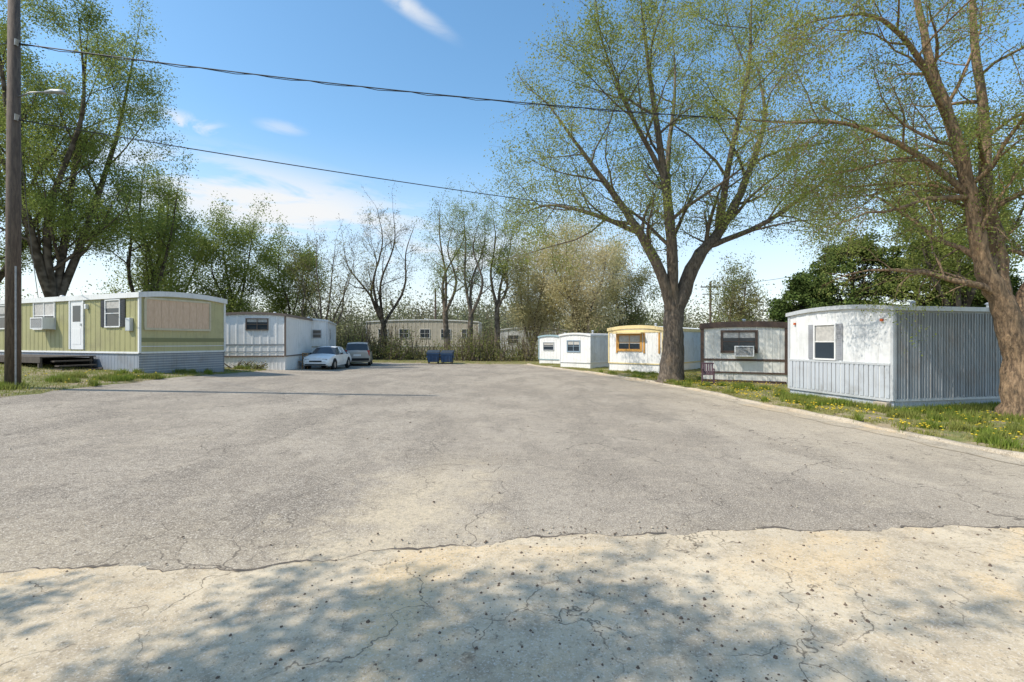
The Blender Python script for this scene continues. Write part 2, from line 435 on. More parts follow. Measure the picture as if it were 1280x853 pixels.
BK=bark('bark_brown',(.075,.057,.042),(.21,.165,.12)); BK2=bark('bark_warm',(.11,.073,.045),(.36,.24,.14))
BKD=barkfar('bark_dark',(.06,.048,.036),(.14,.115,.09)); BKG=barkfar('bark_grey',(.11,.09,.07),(.22,.18,.14))
LF=leafmat('elm_leaf',(.25,.28,.065),(.40,.42,.13),(.19,.24,.055),.5,.4)
LFL=leafmat('spring_leaf',(.22,.27,.06),(.36,.39,.12),(.15,.20,.05),.5,.35)
LFB=leafmat('bud_leaf',(.24,.24,.09),(.38,.37,.16),(.22,.18,.10),.45,.3)
LFT=leafmat('tan_leaf',(.56,.46,.27),(.68,.60,.36),(.50,.46,.20),.5,.25)
LFC=leafmat('cedar_foliage',(.06,.10,.03),(.14,.185,.05),(.05,.07,.02),.15,.9)
LFG=leafmat('brush_leaf',(.15,.18,.05),(.27,.28,.10),(.23,.19,.10),.35,.35)
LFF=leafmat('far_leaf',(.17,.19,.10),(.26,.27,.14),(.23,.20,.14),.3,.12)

tr=Tree('elm_tree',BK,LF,maxl=3,nc=(9,7,6,5),ang=(24,66),leaf=.082,lspread=.25,
        env=((7.8,23,10.3),(8.8,7.5,7.9)),lfac=.55,up=(.0,.02,-.03,-.10),wob=.16,start=.18)
tr.leader([(7.55,23,-.05),(7.58,23,.35),(7.66,23,1.9),(7.72,23,3.7)],[.85,.58,.48,.46],14,jit=.06)
L=[([(7.66,23,3.3),(6.75,22.6,5.7),(5.2,22.2,8),(3.5,21.8,10.1),(2.0,21.5,12.0)],[.32,.24,.17,.10,.04]),
   ([(7.7,23,3.4),(7.35,22.4,6.8),(6.7,21.8,10.6),(6.1,21.5,14),(5.7,21.3,16.8)],[.30,.22,.15,.09,.03]),
   ([(7.7,23.1,3.5),(7.9,23.8,6.8),(7.9,24.6,10.6),(8.4,25,14.5),(8.5,25.3,17)],[.28,.21,.14,.08,.03]),
   ([(7.76,23,3.4),(8.8,23,5.9),(9.9,23.1,7.2),(11.2,23.3,9.6),(12.3,23.6,12.6),(12.2,23.8,15.0)],[.40,.31,.25,.17,.11,.04]),
   ([(9.3,23,6.5),(11.6,22.6,7.4),(13.6,22.2,8.8),(15.2,22,10.0)],[.15,.11,.08,.03]),
   ([(5.9,22.4,7.0),(3.9,23.6,8.2),(1.9,24.6,8.9),(.6,25,8.6)],[.13,.1,.06,.02]),
   ([(9.9,23.1,7.3),(9.6,21.4,9.8),(9.9,20.3,13.2),(9.9,20,15.8)],[.18,.13,.08,.03]),
   ([(6.9,22.0,9.5),(4.9,20.9,12.3),(3.8,20.4,14.6)],[.12,.08,.03])]
for i,(P,R) in enumerate(L): tr.leader(P,R,9,spawn=11,start=.2,Leff=7.8)
tr.finish(118000)
tr=Tree('elm_tree',BK2,LF,maxl=3,nc=(8,7,6,5),ang=(25,68),leaf=.05,lspread=.17,
        env=((11.8,12.5,9),(6.2,5.5,6.5)),lfac=.6,up=(-.02,.0,-.05,-.12),wob=.18,start=.15)
tr.leader([(12.62,12,-.1),(12.58,12,.35),(12.5,12,1.54),(12.2,12,2.8),(11.7,12,3.95),(11.42,12,5.5),(10.95,12,7.2),(10.3,12,9.2),(9.9,12,11.5)],
   [.56,.36,.30,.26,.19,.155,.13,.09,.04],14,spawn=15,start=.4,Leff=5.5)
for P,R in [([(12.2,12.05,2.7),(12.36,12.3,4.4),(12.35,12.6,5.9),(12.6,12.9,7.9),(12.4,13,10.6),(12.5,13,13)],[.22,.18,.14,.12,.08,.03]),
            ([(12.4,12,2.3),(12.95,11.8,3.9),(13.4,11.5,5.9),(14,11,8.5),(14.3,10.8,11)],[.2,.16,.13,.1,.03]),
            ([(11.4,12,5.6),(10.2,12.4,6.9),(8.9,12.9,7.8),(7.6,13.3,8.0)],[.09,.07,.05,.02]),
            ([(10.8,12,7.5),(9.5,11.4,8.8),(8.2,11,9.4),(7.0,11,9.3)],[.09,.06,.04,.015]),
            ([(12.3,12.5,5.7),(11.2,13.5,6.4),(10.2,14.4,6.6)],[.08,.05,.02])]:
    tr.leader(P,R,9,spawn=10,start=.2,Leff=4.6)
tr.finish(105000)

def auto_tree(kind,x,y,h,r,bk,lm,total,nlead=4,fork=.22,tr_r=None,**k):
    z=float(ground_z(np.array([x]),np.array([y]))[0])-.05
    tr_r=tr_r or h*.018
    kk=dict(maxl=3,nc=(6,5,5,4),leaf=.15,lspread=.35,lfac=.55,env=((x,y,z+h*.56),(r,r,h*.47)),minr=.009,ang=(25,62),up=(.02,.03,.0,-.05))
    kk.update(k); sp=kk.pop('spawn',7)
    t=Tree(kind,bk,lm,**kk); fz=z+h*fork
    lx,ly=random.uniform(-.3,.3),random.uniform(-.3,.3)
    t.leader([(x,y,z),(x+lx*.3,y+ly*.3,z+h*fork*.4),(x+lx,y+ly,fz)],[tr_r*1.5,tr_r*1.05,tr_r*.9],9)
    a0=random.random()*6.28
    for i in range(nlead):
        a=a0+i*6.283/nlead+random.uniform(-.4,.4); q=r*random.uniform(.4,.85); hh=h*random.uniform(.75,1.0)
        if i==0: q*=.3; hh=h
        X=lambda f: x+lx+math.cos(a)*q*f; Yf=lambda f: y+ly+math.sin(a)*q*f
        wx=random.uniform(-.06,.06)*h
        t.leader([(x+lx,y+ly,fz-.2),(X(.45)+wx,Yf(.45),fz+(hh-h*fork)*.33),(X(.8)-wx*.5,Yf(.8),fz+(hh-h*fork)*.68),(X(1),Yf(1),z+hh*.97)],
                 [tr_r*.65,tr_r*.45,tr_r*.25,tr_r*.06],6,spawn=sp,start=.12,Leff=h*.42)
    return t.finish(total)
auto_tree('elm_tree',-28,30,22,7.6,BKD,LFL,115000,nlead=6,fork=.16,leaf=.11,lspread=.34,nc=(6,6,5,4),spawn=9)
auto_tree('elm_tree',-27.5,36,14.5,4.4,BKD,LFL,24000,nlead=4,fork=.2,leaf=.13)
auto_tree('elm_tree',-34,31,20,7,BKD,LFL,60000,nlead=4,fork=.2,leaf=.13)
for (x,y,h,r) in [(-31,43,14.5,5),(-26.5,45,13.5,4.6),(-22.5,49,12.0,4.4)]:
    auto_tree('elm_tree',x,y,h,r,BKD,LFL,34000,nlead=4,leaf=.15,lspread=.45,nc=(5,5,5,4),fork=.12)
auto_tree('round_crown_tree',-18.0,46,11.5,5.2,BKG,LFB,7000,nlead=6,fork=.14,leaf=.12,ang=(25,65),spawn=9,nc=(7,6,5,4))
auto_tree('tall_bare_tree',-13.2,50,15.6,5.0,BKD,LFB,5000,nlead=5,fork=.24,leaf=.12,nc=(7,6,6,4),minr=.011)
auto_tree('tall_bare_tree',-6.8,51,16.8,3.6,BKG,LFL,9000,nlead=3,fork=.3,leaf=.12,nc=(7,6,6,4),minr=.011)
auto_tree('tall_bare_tree',-4.4,50,16,3.8,BKG,LFL,10000,nlead=3,fork=.3,leaf=.12,nc=(7,6,6,4),minr=.011)
auto_tree('tall_bare_tree',-1.6,52,16.2,3.6,BKG,LFL,10000,nlead=3,fork=.35,leaf=.12,nc=(7,6,6,4),minr=.011)
auto_tree('budding_tree',7.0,51,14.2,6.0,BKG,LFT,58000,nlead=6,fork=.12,leaf=.15,lspread=.6,spawn=8)
auto_tree('budding_tree',2.3,54,12.5,4.8,BKG,LFT,42000,nlead=5,fork=.1,leaf=.15,lspread=.6)
auto_tree('budding_tree',12.5,56,11.5,4.5,BKG,LFG,22000,nlead=4,fork=.1,leaf=.16,lspread=.5)
auto_tree('elm_tree',27.5,30,15,7,BKD,LF,60000,nlead=5,fork=.2,leaf=.13)
auto_tree('elm_tree',21.5,46,9,3.5,BKG,LFG,12000,nlead=4,fork=.2,leaf=.15)
auto_tree('elm_tree',-7.2,-.8,11.0,2.9,BKD,LF,40000,nlead=5,fork=.3,leaf=.1,lspread=.2,spawn=7,nc=(6,6,5,3))

def cedar(x,y,h,r):
    e=empty('cedar_tree'); z=.05; C=[]
    t=Tree('x',BKD,None,minr=.02)
    t.leader([(x,y,z),(x+.1,y,z+h*.5),(x,y,z+h*.92)],[.25,.16,.04],8)
    for i in range(170):
        f=random.random()**.8; zz=z+h*(.08+.88*f); rr=r*(1-abs(f-.3)**1.6*1.15)*random.uniform(.45,1.08); a=random.random()*6.283
        c=np.array([x+math.cos(a)*rr,y+math.sin(a)*rr,zz+random.uniform(-.2,.3)])
        t.tube([Vector((x,y,zz-.5)),Vector(c)],[.05,.015],4)
        s=random.uniform(.25,.6); k=int(260*s/.5)
        q=RNG.normal(0,1,(k,3)); q/=np.maximum(np.linalg.norm(q,axis=1)[:,None],.3); q*=RNG.uniform(.3,1.25,(k,1))*s*np.array([1.3,1.3,.8])
        C.append(c+q)
    np_mesh('trunk_and_branches',t.V,t.F,BKD,e)
    leaves('foliage',np.concatenate(C),.18,LFC,e)
cedar(22.0,36,6.8,2.8); cedar(26,37,9.8,4.2); cedar(30.5,36.5,9.4,3.9); cedar(34.5,36,8,3.2)

def mass(name,n,fx,fy,fh,mat,size,per,spread,stems=True,sz=.26):
    e=empty(name); C=[]; t=Tree('x',BKD,None)
    for i in range(n):
        x=fx(); y=fy(); h=fh(); z=float(terr(x,y))
        if stems:
            for j in range(stems if stems is not True else 4):
                p=Vector((x+random.uniform(-.8,.8),y,z)); q=p+Vector((random.uniform(-.9,.9),random.uniform(-.5,.5),h*random.uniform(.7,1.25)))
                m=p.lerp(q,.5)+rv()*.15; t.tube([p,m,q],[.04,.03,.01],3)
        k=int(per*random.uniform(.4,1.5)); q=RNG.normal(0,1,(k,3))*np.array([spread,spread,h*sz])+np.array([x,y,z+h*.45])
        C.append(q[q[:,2]>z])
    if stems: np_mesh('stems',t.V,t.F,BKG,e)
    leaves('foliage',np.concatenate(C),size,mat,e)
U=random.uniform
mass('brush_thicket',95,lambda:U(-24,11),lambda:U(46.5,50),lambda:U(1.0,3.6),LFG,.13,430,.7,stems=9)
mass('brush_thicket',26,lambda:U(7,22),lambda:U(41,47),lambda:U(1.5,3.4),LFG,.15,500,.8)
mass('brush_thicket',36,lambda:U(-45,-19),lambda:U(38,46),lambda:U(2,4.6),LFG,.16,650,1.0,stems=8)
mass('distant_trees',110,lambda:U(-60,60),lambda:U(66,74),lambda:U(4,8.5),LFF,.26,1100,1.5,stems=8)
mass('distant_trees',130,lambda:U(-130,130),lambda:U(84,110),lambda:U(7,11.5),LFF,.42,1100,2.8,stems=False)

# ------------------------------------------------------------------ mobile homes
M_GLASS=NT('window_glass'); M_GLASS.color((.035,.045,.055)); M_GLASS.b.inputs['Roughness'].default_value=.08; M_GLASS=M_GLASS.m
M_WHITE=paint('white_trim',(.74,.74,.72),.25); M_ALU=paint('aluminium',(.55,.57,.58),.3,.45,metal=.2)
M_ROOF=paint('roof_metal',(.5,.5,.49),.6,.5,(.22,.17,.12)); M_DARK=plain('dark_void',(.02,.02,.02),.9)
M_WOODD=wood('dark_deck_wood',(.05,.04,.035),(.11,.09,.07)); M_WOODL=wood('light_wood',(.28,.17,.09),(.42,.28,.16))
M_BLIND=plain('window_blind',(.5,.48,.44),.8)
class Home:
    def __init__(s,loc,ang,W,L,H,wall_m,trim_m,skirt_m,roof_m=M_ROOF,crown=.16,skirt=.6,rib=.3,ribd=.012,long_m=None,fascia=.13,kind='mobile_home'):
        s.W,s.L,s.H=W,L,H; s.e=empty(kind,loc,ang); s.crown=crown; s.skirt=skirt
        def wallf(face,length,zf,name,mat,z0,rb,depth,base=0.0):
            mb=MB(); a=0; prof=[]
            while a<length-1e-6:
                prof+=[(a,0),(min(a+rb*.72,length),0),(min(a+rb*.78,length),depth),(min(a+rb*.94,length),depth)]; a+=rb
            prof=[p for i,p in enumerate(prof) if i==0 or p[0]>prof[i-1][0]+1e-6]+[(length,0)] if prof[-1][0]<length-1e-6 else prof
            vs=[];fs=[]
            for (a,o) in prof: vs+=[s.P(face,a,z0,o+base),s.P(face,a,zf(a),o+base)]
            for i in range(len(prof)-1): fs.append((2*i,2*i+2,2*i+3,2*i+1))
            mb.add(vs,fs); mb.obj(name,mat,s.e)
        zb=lambda a:s.arc(a); zl=lambda a:H
        lm=long_m or wall_m
        wallf('front',W,zb,'front_wall',wall_m,skirt,rib,ribd); wallf('back',W,zb,'back_wall',wall_m,skirt,rib,ribd)
        wallf('left',L,zl,'side_wall',lm,skirt,rib,ribd); wallf('right',L,zl,'side_wall',lm,skirt,rib,ribd)
        for fc,ln in (('front',W),('back',W),('left',L),('right',L)):
            wallf(fc,ln,lambda a:skirt-.0,'skirting',skirt_m,-.5,.2,.008,-.03)
        n=14; mb=MB(); vs=[];fs=[]
        o=.05; ys=(-.07,L+.07)
        for y in ys:
            for i in range(n+1):
                a=-o+(W+2*o)*i/n; vs.append((a,y,s.arc(min(max(a,0),W))+.03))
        for y in ys:
            for i in range(n+1):
                a=-o+(W+2*o)*i/n; vs.append((a,y,s.arc(min(max(a,0),W))-.02))
        k=n+1
        for i in range(n):
            fs.append((i,i+1,k+i+1,k+i)); fs.append((2*k+i,3*k+i,3*k+i+1,2*k+i+1))
            fs.append((i,2*k+i,2*k+i+1,i+1)); fs.append((k+i,k+i+1,3*k+i+1,3*k+i))
        fs.append((0,k,3*k,2*k)); fs.append((n,2*k+n,3*k+n,k+n))
        mb.add(vs,fs); mb.obj('roof',roof_m,s.e)
        mb=MB()
        for sy in (-.085,L+.085):
            y0=sy; y1=sy+(.1 if sy<0 else -.1)
            for i in range(n):
                a=-.06+(W+.12)*i/n; b=-.06+(W+.12)*(i+1)/n
                za=s.arc(min(max(a,0),W))+.045; zc=s.arc(min(max(b,0),W))+.045
                mb.add([(a,y0,za-fascia),(b,y0,zc-fascia),(b,y0,zc),(a,y0,za),(a,y1,za-fascia),(b,y1,zc-fascia),(b,y1,zc),(a,y1,za)],
                   [(0,1,2,3),(4,7,6,5),(0,4,5,1),(3,2,6,7)])
        mb.box(-.075,.02,-.08,L+.08,H+.04-fascia,H+.038); mb.box(W-.02,W+.075,-.08,L+.08,H+.04-fascia,H+.038)
        mb.obj('fascia',trim_m,s.e)
        mb=MB()
        for cx in (0,W):
            for cy in (0,L):
                mb.box(cx-.03 if cx==0 else cx-.05,cx+.05 if cx==0 else cx+.03,cy-.03 if cy==0 else cy-.05,cy+.05 if cy==0 else cy+.03,skirt-.02,H-.07)
        mb.box(.05,W-.05,-.022,.0,skirt-.04,skirt+.03); mb.box(-.022,0,.05,L-.05,skirt-.04,skirt+.03); mb.box(W,W+.022,.05,L-.05,skirt-.04,skirt+.03)
        mb.obj('corner_trim',trim_m,s.e)
        mb=MB()
        for f in (.3,.62): mb.tube([(W*.5,L*f,H+crown-.02),(W*.5,L*f,H+crown+.22)],[.07,.07],10); mb.tube([(W*.5,L*f,H+crown+.2),(W*.5,L*f,H+crown+.26)],[.12,.05],10)
        mb.obj('roof_vents',M_ALU,s.e)
    def arc(s,a):
        t=(a-s.W/2)/(s.W/2); return s.H+s.crown*(1-abs(t)**2.4)
    def P(s,f,a,z,o):
        if f=='front': return (a,-o,z)
        if f=='back': return (a,s.L+o,z)
        if f=='left': return (-o,a,z)
        return (s.W+o,a,z)
    def bx(s,mb,f,a0,a1,z0,z1,o0,o1,mi=0):
        p=s.P(f,a0,z0,o0); q=s.P(f,a1,z1,o1); mb.box(p[0],q[0],p[1],q[1],z0,z1,mi)
    def part(s,name,f,a0,a1,z0,z1,o0,o1,mat,bevel=0):
        mb=MB(); s.bx(mb,f,a0,a1,z0,z1,o0,o1); return mb.obj(name,mat,s.e,bevel=bevel)
    def window(s,f,a0,a1,z0,z1,fm=M_ALU,w=.05,shutter=None,sw=.3,slats=False,blind=.35,vert=False):
        mb=MB(); b=s.bx
        b(mb,f,a0-w,a1+w,z1,z1+w,0,.055); b(mb,f,a0-w,a1+w,z0-w,z0,0,.06); b(mb,f,a0-w,a0,z0,z1,0,.05); b(mb,f,a1,a1+w,z0,z1,0,.05)
        m=(z0+z1)/2; b(mb,f,a0,a1,m-.015,m+.015,.02,.042)
        if vert: b(mb,f,(a0+a1)/2-.015,(a0+a1)/2+.015,z0,z1,.02,.045)
        mb.obj('window_frame',fm,s.e)
        s.part('window_glass',f,a0,a1,z0,z1,.0,.02,M_GLASS)
        if blind: s.part('window_blind',f,a0+.02,a1-.02,z1-(z1-z0)*blind,z1,.019,.0225,M_BLIND)
        if shutter:
            mb=MB()
            for (c,d) in ((a0-w-sw,a0-w-.01),(a1+w+.01,a1+w+sw)):
                b(mb,f,c,d,z0-.03,z1+.03,0,.03)
                k=int((z1-z0)/.07)
                for i in range(k): zz=z0+i*.07; b(mb,f,c+.04,d-.04,zz,zz+.035,.03,.04)
            mb.obj('shutters',shutter,s.e)
    def ac(s,f,a0,a1,z0,z1,o=.38):
        mb=MB(); b=s.bx
        b(mb,f,a0,a1,z0,z1,.03,o); 
        b(mb,f,a0+.05,a1-.05,z0+.05,z1-.05,o,o+.004,1)
        k=int((z1-z0-.1)/.04)
        for i in range(k): b(mb,f,a0+.05,a1-.05,z0+.055+i*.04,z0+.07+i*.04,o+.004,o+.012,0)
        mb.obj('window_air_conditioner',[M_WHITE,M_DARK],s.e)
    def door(s,f,a0,a1,z0,z1,mat,fm=M_WHITE):
        mb=MB(); b=s.bx
        b(mb,f,a0-.07,a0,z0,z1+.07,0,.06); b(mb,f,a1,a1+.07,z0,z1+.07,0,.06); b(mb,f,a0,a1,z1,z1+.07,0,.06)
        mb.obj('door_frame',fm,s.e)
        s.part('door',f,a0,a1,z0,z1,0,.03,mat); s.part('door_window',f,a0+.16,a1-.16,z1-.85,z1-.2,.03,.036,M_GLASS)
        s.part('door_lower_panel',f,a0+.14,a1-.14,z0+.2,z0+.85,.03,.038,fm)
        s.part('door_handle',f,a0+.06,a0+.1,z0+.95,z0+1.05,.03,.09,M_ALU)
def ang(dx,dy): return math.atan2(dy,dx)

GREEN=paint('green_siding',(.35,.33,.15),.4); GREEN2=paint('pale_green_siding',(.48,.44,.23),.35)
BLUEG=paint('bluegrey_skirting',(.27,.30,.34),.4); STRIPE=paint('dark_green_band',(.22,.22,.10),.3)
h=Home((-14.1,18.3,.78),ang(.37,.93),3.5,14,3.03,GREEN2,M_WHITE,BLUEG,crown=.12,skirt=.78,rib=.31,long_m=GREEN,fascia=.2)
pl=wood('plywood',(.62,.42,.28),(.74,.54,.38))
mb=MB()
for i in range(9): h.bx(mb,'front',.22+i*.28,.22+i*.28+.272,1.72,2.82,.02,.045)
mb.obj('boarded_window_panel',pl,h.e)
mb=MB(); 
for (a,b,c,d) in ((.16,2.8,2.82,2.9),(.16,2.8,1.64,1.72),(.14,.22,1.72,2.82),(2.74,2.82,1.72,2.82)): h.bx(mb,'front',a,b,c,d,.015,.07)
mb.obj('panel_frame',paint('tan_trim',(.6,.53,.37)),h.e)
h.part('front_band','front',.05,3.45,1.18,1.34,.013,.02,STRIPE); h.part('front_band','front',.05,3.45,1.0,1.03,.013,.03,M_WHITE)
mb=MB()
for i in range(7): h.bx(mb,'front',.0,3.5,.06+i*.1,.06+i*.1+.02,-.022,-.008)
mb.obj('skirting_slats',M_ALU,h.e)
h.window('left',1.15,2.0,1.8,2.8,M_WHITE,shutter=plain('black_shutter',(.03,.03,.035),.5),sw=.28,blind=.3)
h.door('left',3.5,4.35,.88,2.86,M_WHITE)
h.window('left',5.5,7.0,1.75,2.85,M_WHITE,blind=.5,vert=True); h.ac('left',5.45,6.35,1.72,2.2,.45)
h.window('left',9.0,10.2,1.8,2.8,M_WHITE)
h.part('electric_meter','left',.35,.62,1.6,2.1,.0,.14,M_ALU,.02)
h.part('porch_light','left',3.15,3.27,2.5,2.7,.0,.12,M_WHITE,.02)
mb=MB()
for i in range(26): mb.box(-.1-1.7,-.05,2.6+i*.21,2.6+i*.21+.2,.60,.64)
mb.box(-1.82,-1.77,2.55,8.1,.42,.6)
for yy in (2.65,4.4,6.2,8.0): mb.box(-1.8,-1.7,yy,yy+.09,-.4,.6); mb.box(-.2,-.1,yy,yy+.09,-.4,.6)
for i,(z) in enumerate((.44,.27,.1)): mb.box(-1.5,-.3,2.32-i*.27,2.58-i*.27,z,z+.05); 
mb.box(-1.55,-1.5,1.75,2.58,-.2,.2); mb.box(-.3,-.25,1.75,2.58,-.2,.2)
mb.obj('wooden_deck',M_WOODD,h.e)
h.part('deck_underside_shade','left',2.6,8.0,-.4,.56,.12,.14,M_DARK)  # added dark sheet standing in for the shade under the open deck

WHT=paint('white_siding',(.78,.77,.74),.22); GRW=paint('grey_white_siding',(.64,.65,.65),.3)
h=Home((-15.5,25.8,.48),ang(.985,.17),3.2,12,2.96,WHT,paint('rust_trim',(.18,.13,.10)),WHT,crown=.08,skirt=.7,rib=.4)
h.window('front',1.25,2.3,2.15,2.7,paint('brown_frame',(.12,.09,.07)),blind=.3,vert=True); h.part('front_band','front',.05,3.15,1.28,1.36,.013,.02,paint('grey_band',(.3,.32,.33)))
h.part('front_band','front',.05,3.15,.92,.96,.013,.02,BLUEG)
h=Home((-15.2,31.7,.32),ang(.96,.28),2.9,8,3.05,WHT,M_ALU,GRW,crown=.1,skirt=.6,rib=.35,long_m=GRW)
h.window('front',.6,1.5,1.9,2.5,blind=.3); h.window('front',2.0,2.5,1.9,2.4,blind=0); h.part('front_band','front',.05,2.85,1.25,1.33,.013,.02,paint('tan_band',(.4,.33,.22)))
h.window('right',1.5,2.3,1.8,2.5)
AW=paint('offwhite_siding',(.68,.685,.67),.3); AG=paint('grey_corrugated',(.33,.35,.36),.6,.5,(.24,.20,.16)); ALOW=paint('grey_panel',(.47,.50,.53),.4)
h=Home((9.63,16.8,.10),ang(.21,-.98),3.68,10,2.82,AW,M_ALU,ALOW,crown=.12,skirt=.28,rib=.42,long_m=AG,fascia=.12)
h.window('front',1.12,1.86,1.35,2.4,M_WHITE,shutter=paint('grey_shutter',(.3,.31,.33)),sw=.22,blind=.5)
mb=MB()
for i in range(23): h.bx(mb,'front',.05+i*.156,.05+i*.156+.12,.32,1.22,.012,.03)
mb.obj('lower_front_panel',ALOW,h.e)
h.part('belt_trim','front',.04,3.62,1.22,1.28,.012,.04,M_ALU)
mb=MB()
for i in range(100):
    h.bx(mb,'right',.06+i*.099,.06+i*.099+.03,.3,2.68,.012,.026 if i%4 else .036)
mb.obj('side_corrugation',AG,h.e)
mb=MB(); mb.box(3.2,3.6,-.12,.25,-.25,.2); mb.box(1.6,2.0,-.06,.2,-.25,.14); mb.box(3.5,3.9,4,4.4,-.25,.15)
mb.obj('foundation_block',M_KERB,h.e,bevel=.01)
h.part('marker_light','front',3.35,3.42,2.45,2.52,.012,.06,plain('amber_lens',(.6,.12,.03),.3))
h.part('marker_light','front',.25,.32,2.45,2.52,.012,.06,plain('amber_lens',(.6,.12,.03),.3))
BRN=paint('dark_brown_trim',(.085,.05,.035),.3); BW=paint('cream_siding',(.70,.69,.63),.3)
h=Home((9.0,23.0,.10),ang(.894,-.447),3.58,9,2.68,BW,BRN,BW,crown=.08,skirt=.45,rib=.3,fascia=.26,roof_m=BRN)
h.window('front',.95,2.3,1.45,2.3,BRN,w=.1,blind=.3,vert=True); h.ac('front',1.45,2.25,1.2,1.68,.42)
h.part('front_band','front',.05,3.53,.98,1.08,.013,.03,BRN); h.part('front_band','front',.05,3.53,.0,.1,.0,.02,BRN)
h.part('corner_board','front',-.02,.12,.4,2.5,.012,.05,BRN); h.part('corner_board','front',3.46,3.6,.4,2.5,.012,.05,BRN)
CR=paint('cream_trim',(.72,.58,.30),.25); ORG=paint('orange_trim',(.55,.28,.06),.2); CB=paint('shade_blue_siding',(.54,.61,.68),.25)  # bluish long-side siding has the white home's shade put into its colour
h=Home((6.285,31.4,.10),ang(.75,-.66),3.66,10,2.68,WHT,CR,WHT,crown=.16,skirt=.5,rib=.3,long_m=CB,fascia=.2,roof_m=M_WHITE)
h.window('front',.75,2.2,1.4,2.25,ORG,w=.15,blind=.6,vert=True); h.part('upper_band','front',.05,3.61,2.42,2.6,.013,.03,CR)
h.part('awning','front',.5,2.45,2.36,2.44,.03,.45,CR)
for a in (.55,2.42,3.4): h.part('orange_post','front',a,a+.1,1.15,2.4,.013,.05,ORG)
h=Home((3.55,35.7,.08),ang(.75,-.66),2.6,8,2.35,WHT,M_WHITE,WHT,crown=.12,skirt=.4,rib=.3,long_m=GRW)  # long side painted greyer than the white front, shade put into its colour
h.window('front',.7,1.7,1.2,1.9,paint('blue_frame',(.25,.33,.4)),w=.08,vert=True)
h=Home((2.3,41.3,.06),ang(.78,-.62),2.2,8,2.3,WHT,paint('teal_trim',(.3,.42,.45)),WHT,crown=.12,skirt=.4,rib=.3,long_m=GRW)
h.window('front',.5,1.5,1.2,1.8,M_ALU)

BG=paint('beige_wall',(.52,.47,.38),.4)
h=Home((-17.5,58,.9),0,13.5,6,3.4,BG,M_WHITE,BG,crown=.25,skirt=.5,rib=.5,roof_m=M_ROOF,kind='long_beige_building')
for a in (1.5,4,6.5,9,11.5): h.window('front',a,a+1.1,1.5,2.5,M_WHITE,blind=0,vert=True)
h=Home((-2,60,.4),0,9,6,2.9,GRW,M_WHITE,GRW,crown=.4,skirt=.5,rib=.5,kind='grey_building')
for a in (1.5,5.5): h.window('front',a,a+1.3,1.3,2.3,M_WHITE,blind=0,vert=True)

# ------------------------------------------------------------------ utility poles & wires
POLE=wood('pole_wood',(.07,.05,.04),(.15,.11,.08)); M_STEEL=plain('galvanised_steel',(.35,.36,.37),.45,.6)
e=empty('utility_pole'); mb=MB(); pz=float(terr(-13.4,13.0))
mb.tube([(-13.42,13,pz-.3),(-13.4,13,pz+5),(-13.38,13,pz+13)],[.165,.15,.11],14); mb.obj('pole',POLE,e,smooth=True)
mb=MB(); mb.tube([(-13.3,13,8.55),(-12.95,13,8.68),(-12.5,13,8.7)],[.022,.02,.018],8)
mb.tube([(-12.55,13,8.69),(-12.35,13,8.71),(-12.05,13,8.69),(-11.98,13,8.66)],[.035,.06,.065,.02],10)
mb.obj('street_light_arm',M_STEEL,e,smooth=True)
mb=MB(); mb.tube([(-13.25,12.92,7.9),(-13.2,12.9,8.05)],[.04,.05],8); mb.tube([(-13.25,12.92,9.9),(-13.2,12.9,10.05)],[.04,.05],8); mb.tube([(-13.24,12.9,pz),(-13.24,12.9,4)],[.02,.02],6)
mb.obj('insulators',M_STEEL,e)
def pole(x,y,h,arm=True,dirx=1):
    e=empty('utility_pole'); mb=MB(); mb.tube([(x,y,0),(x,y,h)],[.16,.11],10); mb.obj('pole',POLE,e)
    if arm:
        mb=MB(); mb.box(x-1.2,x+1.2,y-.16,y-.05,h-.75,h-.62); mb.box(x-1.0,x+1.0,y-.16,y-.05,h-1.6,h-1.5)
        for a in (-1.1,-.5,.5,1.1): mb.tube([(x+a,y-.1,h-.62),(x+a,y-.1,h-.45)],[.05,.04],6)
        mb.obj('crossarm',POLE,e)
pole(32.2,35,9.8); pole(24.0,58.5,9.2); pole(30.5,20.5,12.0); pole(-9.5,60,8.5,False)
mbw=MB()
def wire(a,b,sag,r=.014,n=40,twist=0):
    pts=[]
    for i in range(n+1):
        t=i/n; p=Vector(a).lerp(Vector(b),t); p.z-=sag*4*t*(1-t); pts.append(p)
    mbw.tube(pts,[r]*len(pts),5,caps=False)
    if twist:
        q=[p+Vector((0,0,math.sin(i*2.2)*.03-.03)) for i,p in enumerate(pts)]; mbw.tube(q,[r*.7]*len(q),5,caps=False)
wire((-13.3,13,10.0),(30.5,20.5,11.2),.95,.017,90,1)
wire((-13.3,13,7.95),(32.2,35,9.4),.75,.016)
wire((32.2,35,9.2),(24,58.5,8.6),.5,.02); wire((30.5,20.5,10.9),(32.2,35,9.3),.3)
wire((-13.3,13,7.95),(-24,24.5,4.2),.3); wire((-13.3,13,10.0),(-60,10,11),1.2)
mbw.obj('power_lines',plain('cable_black',(.03,.03,.03),.6))

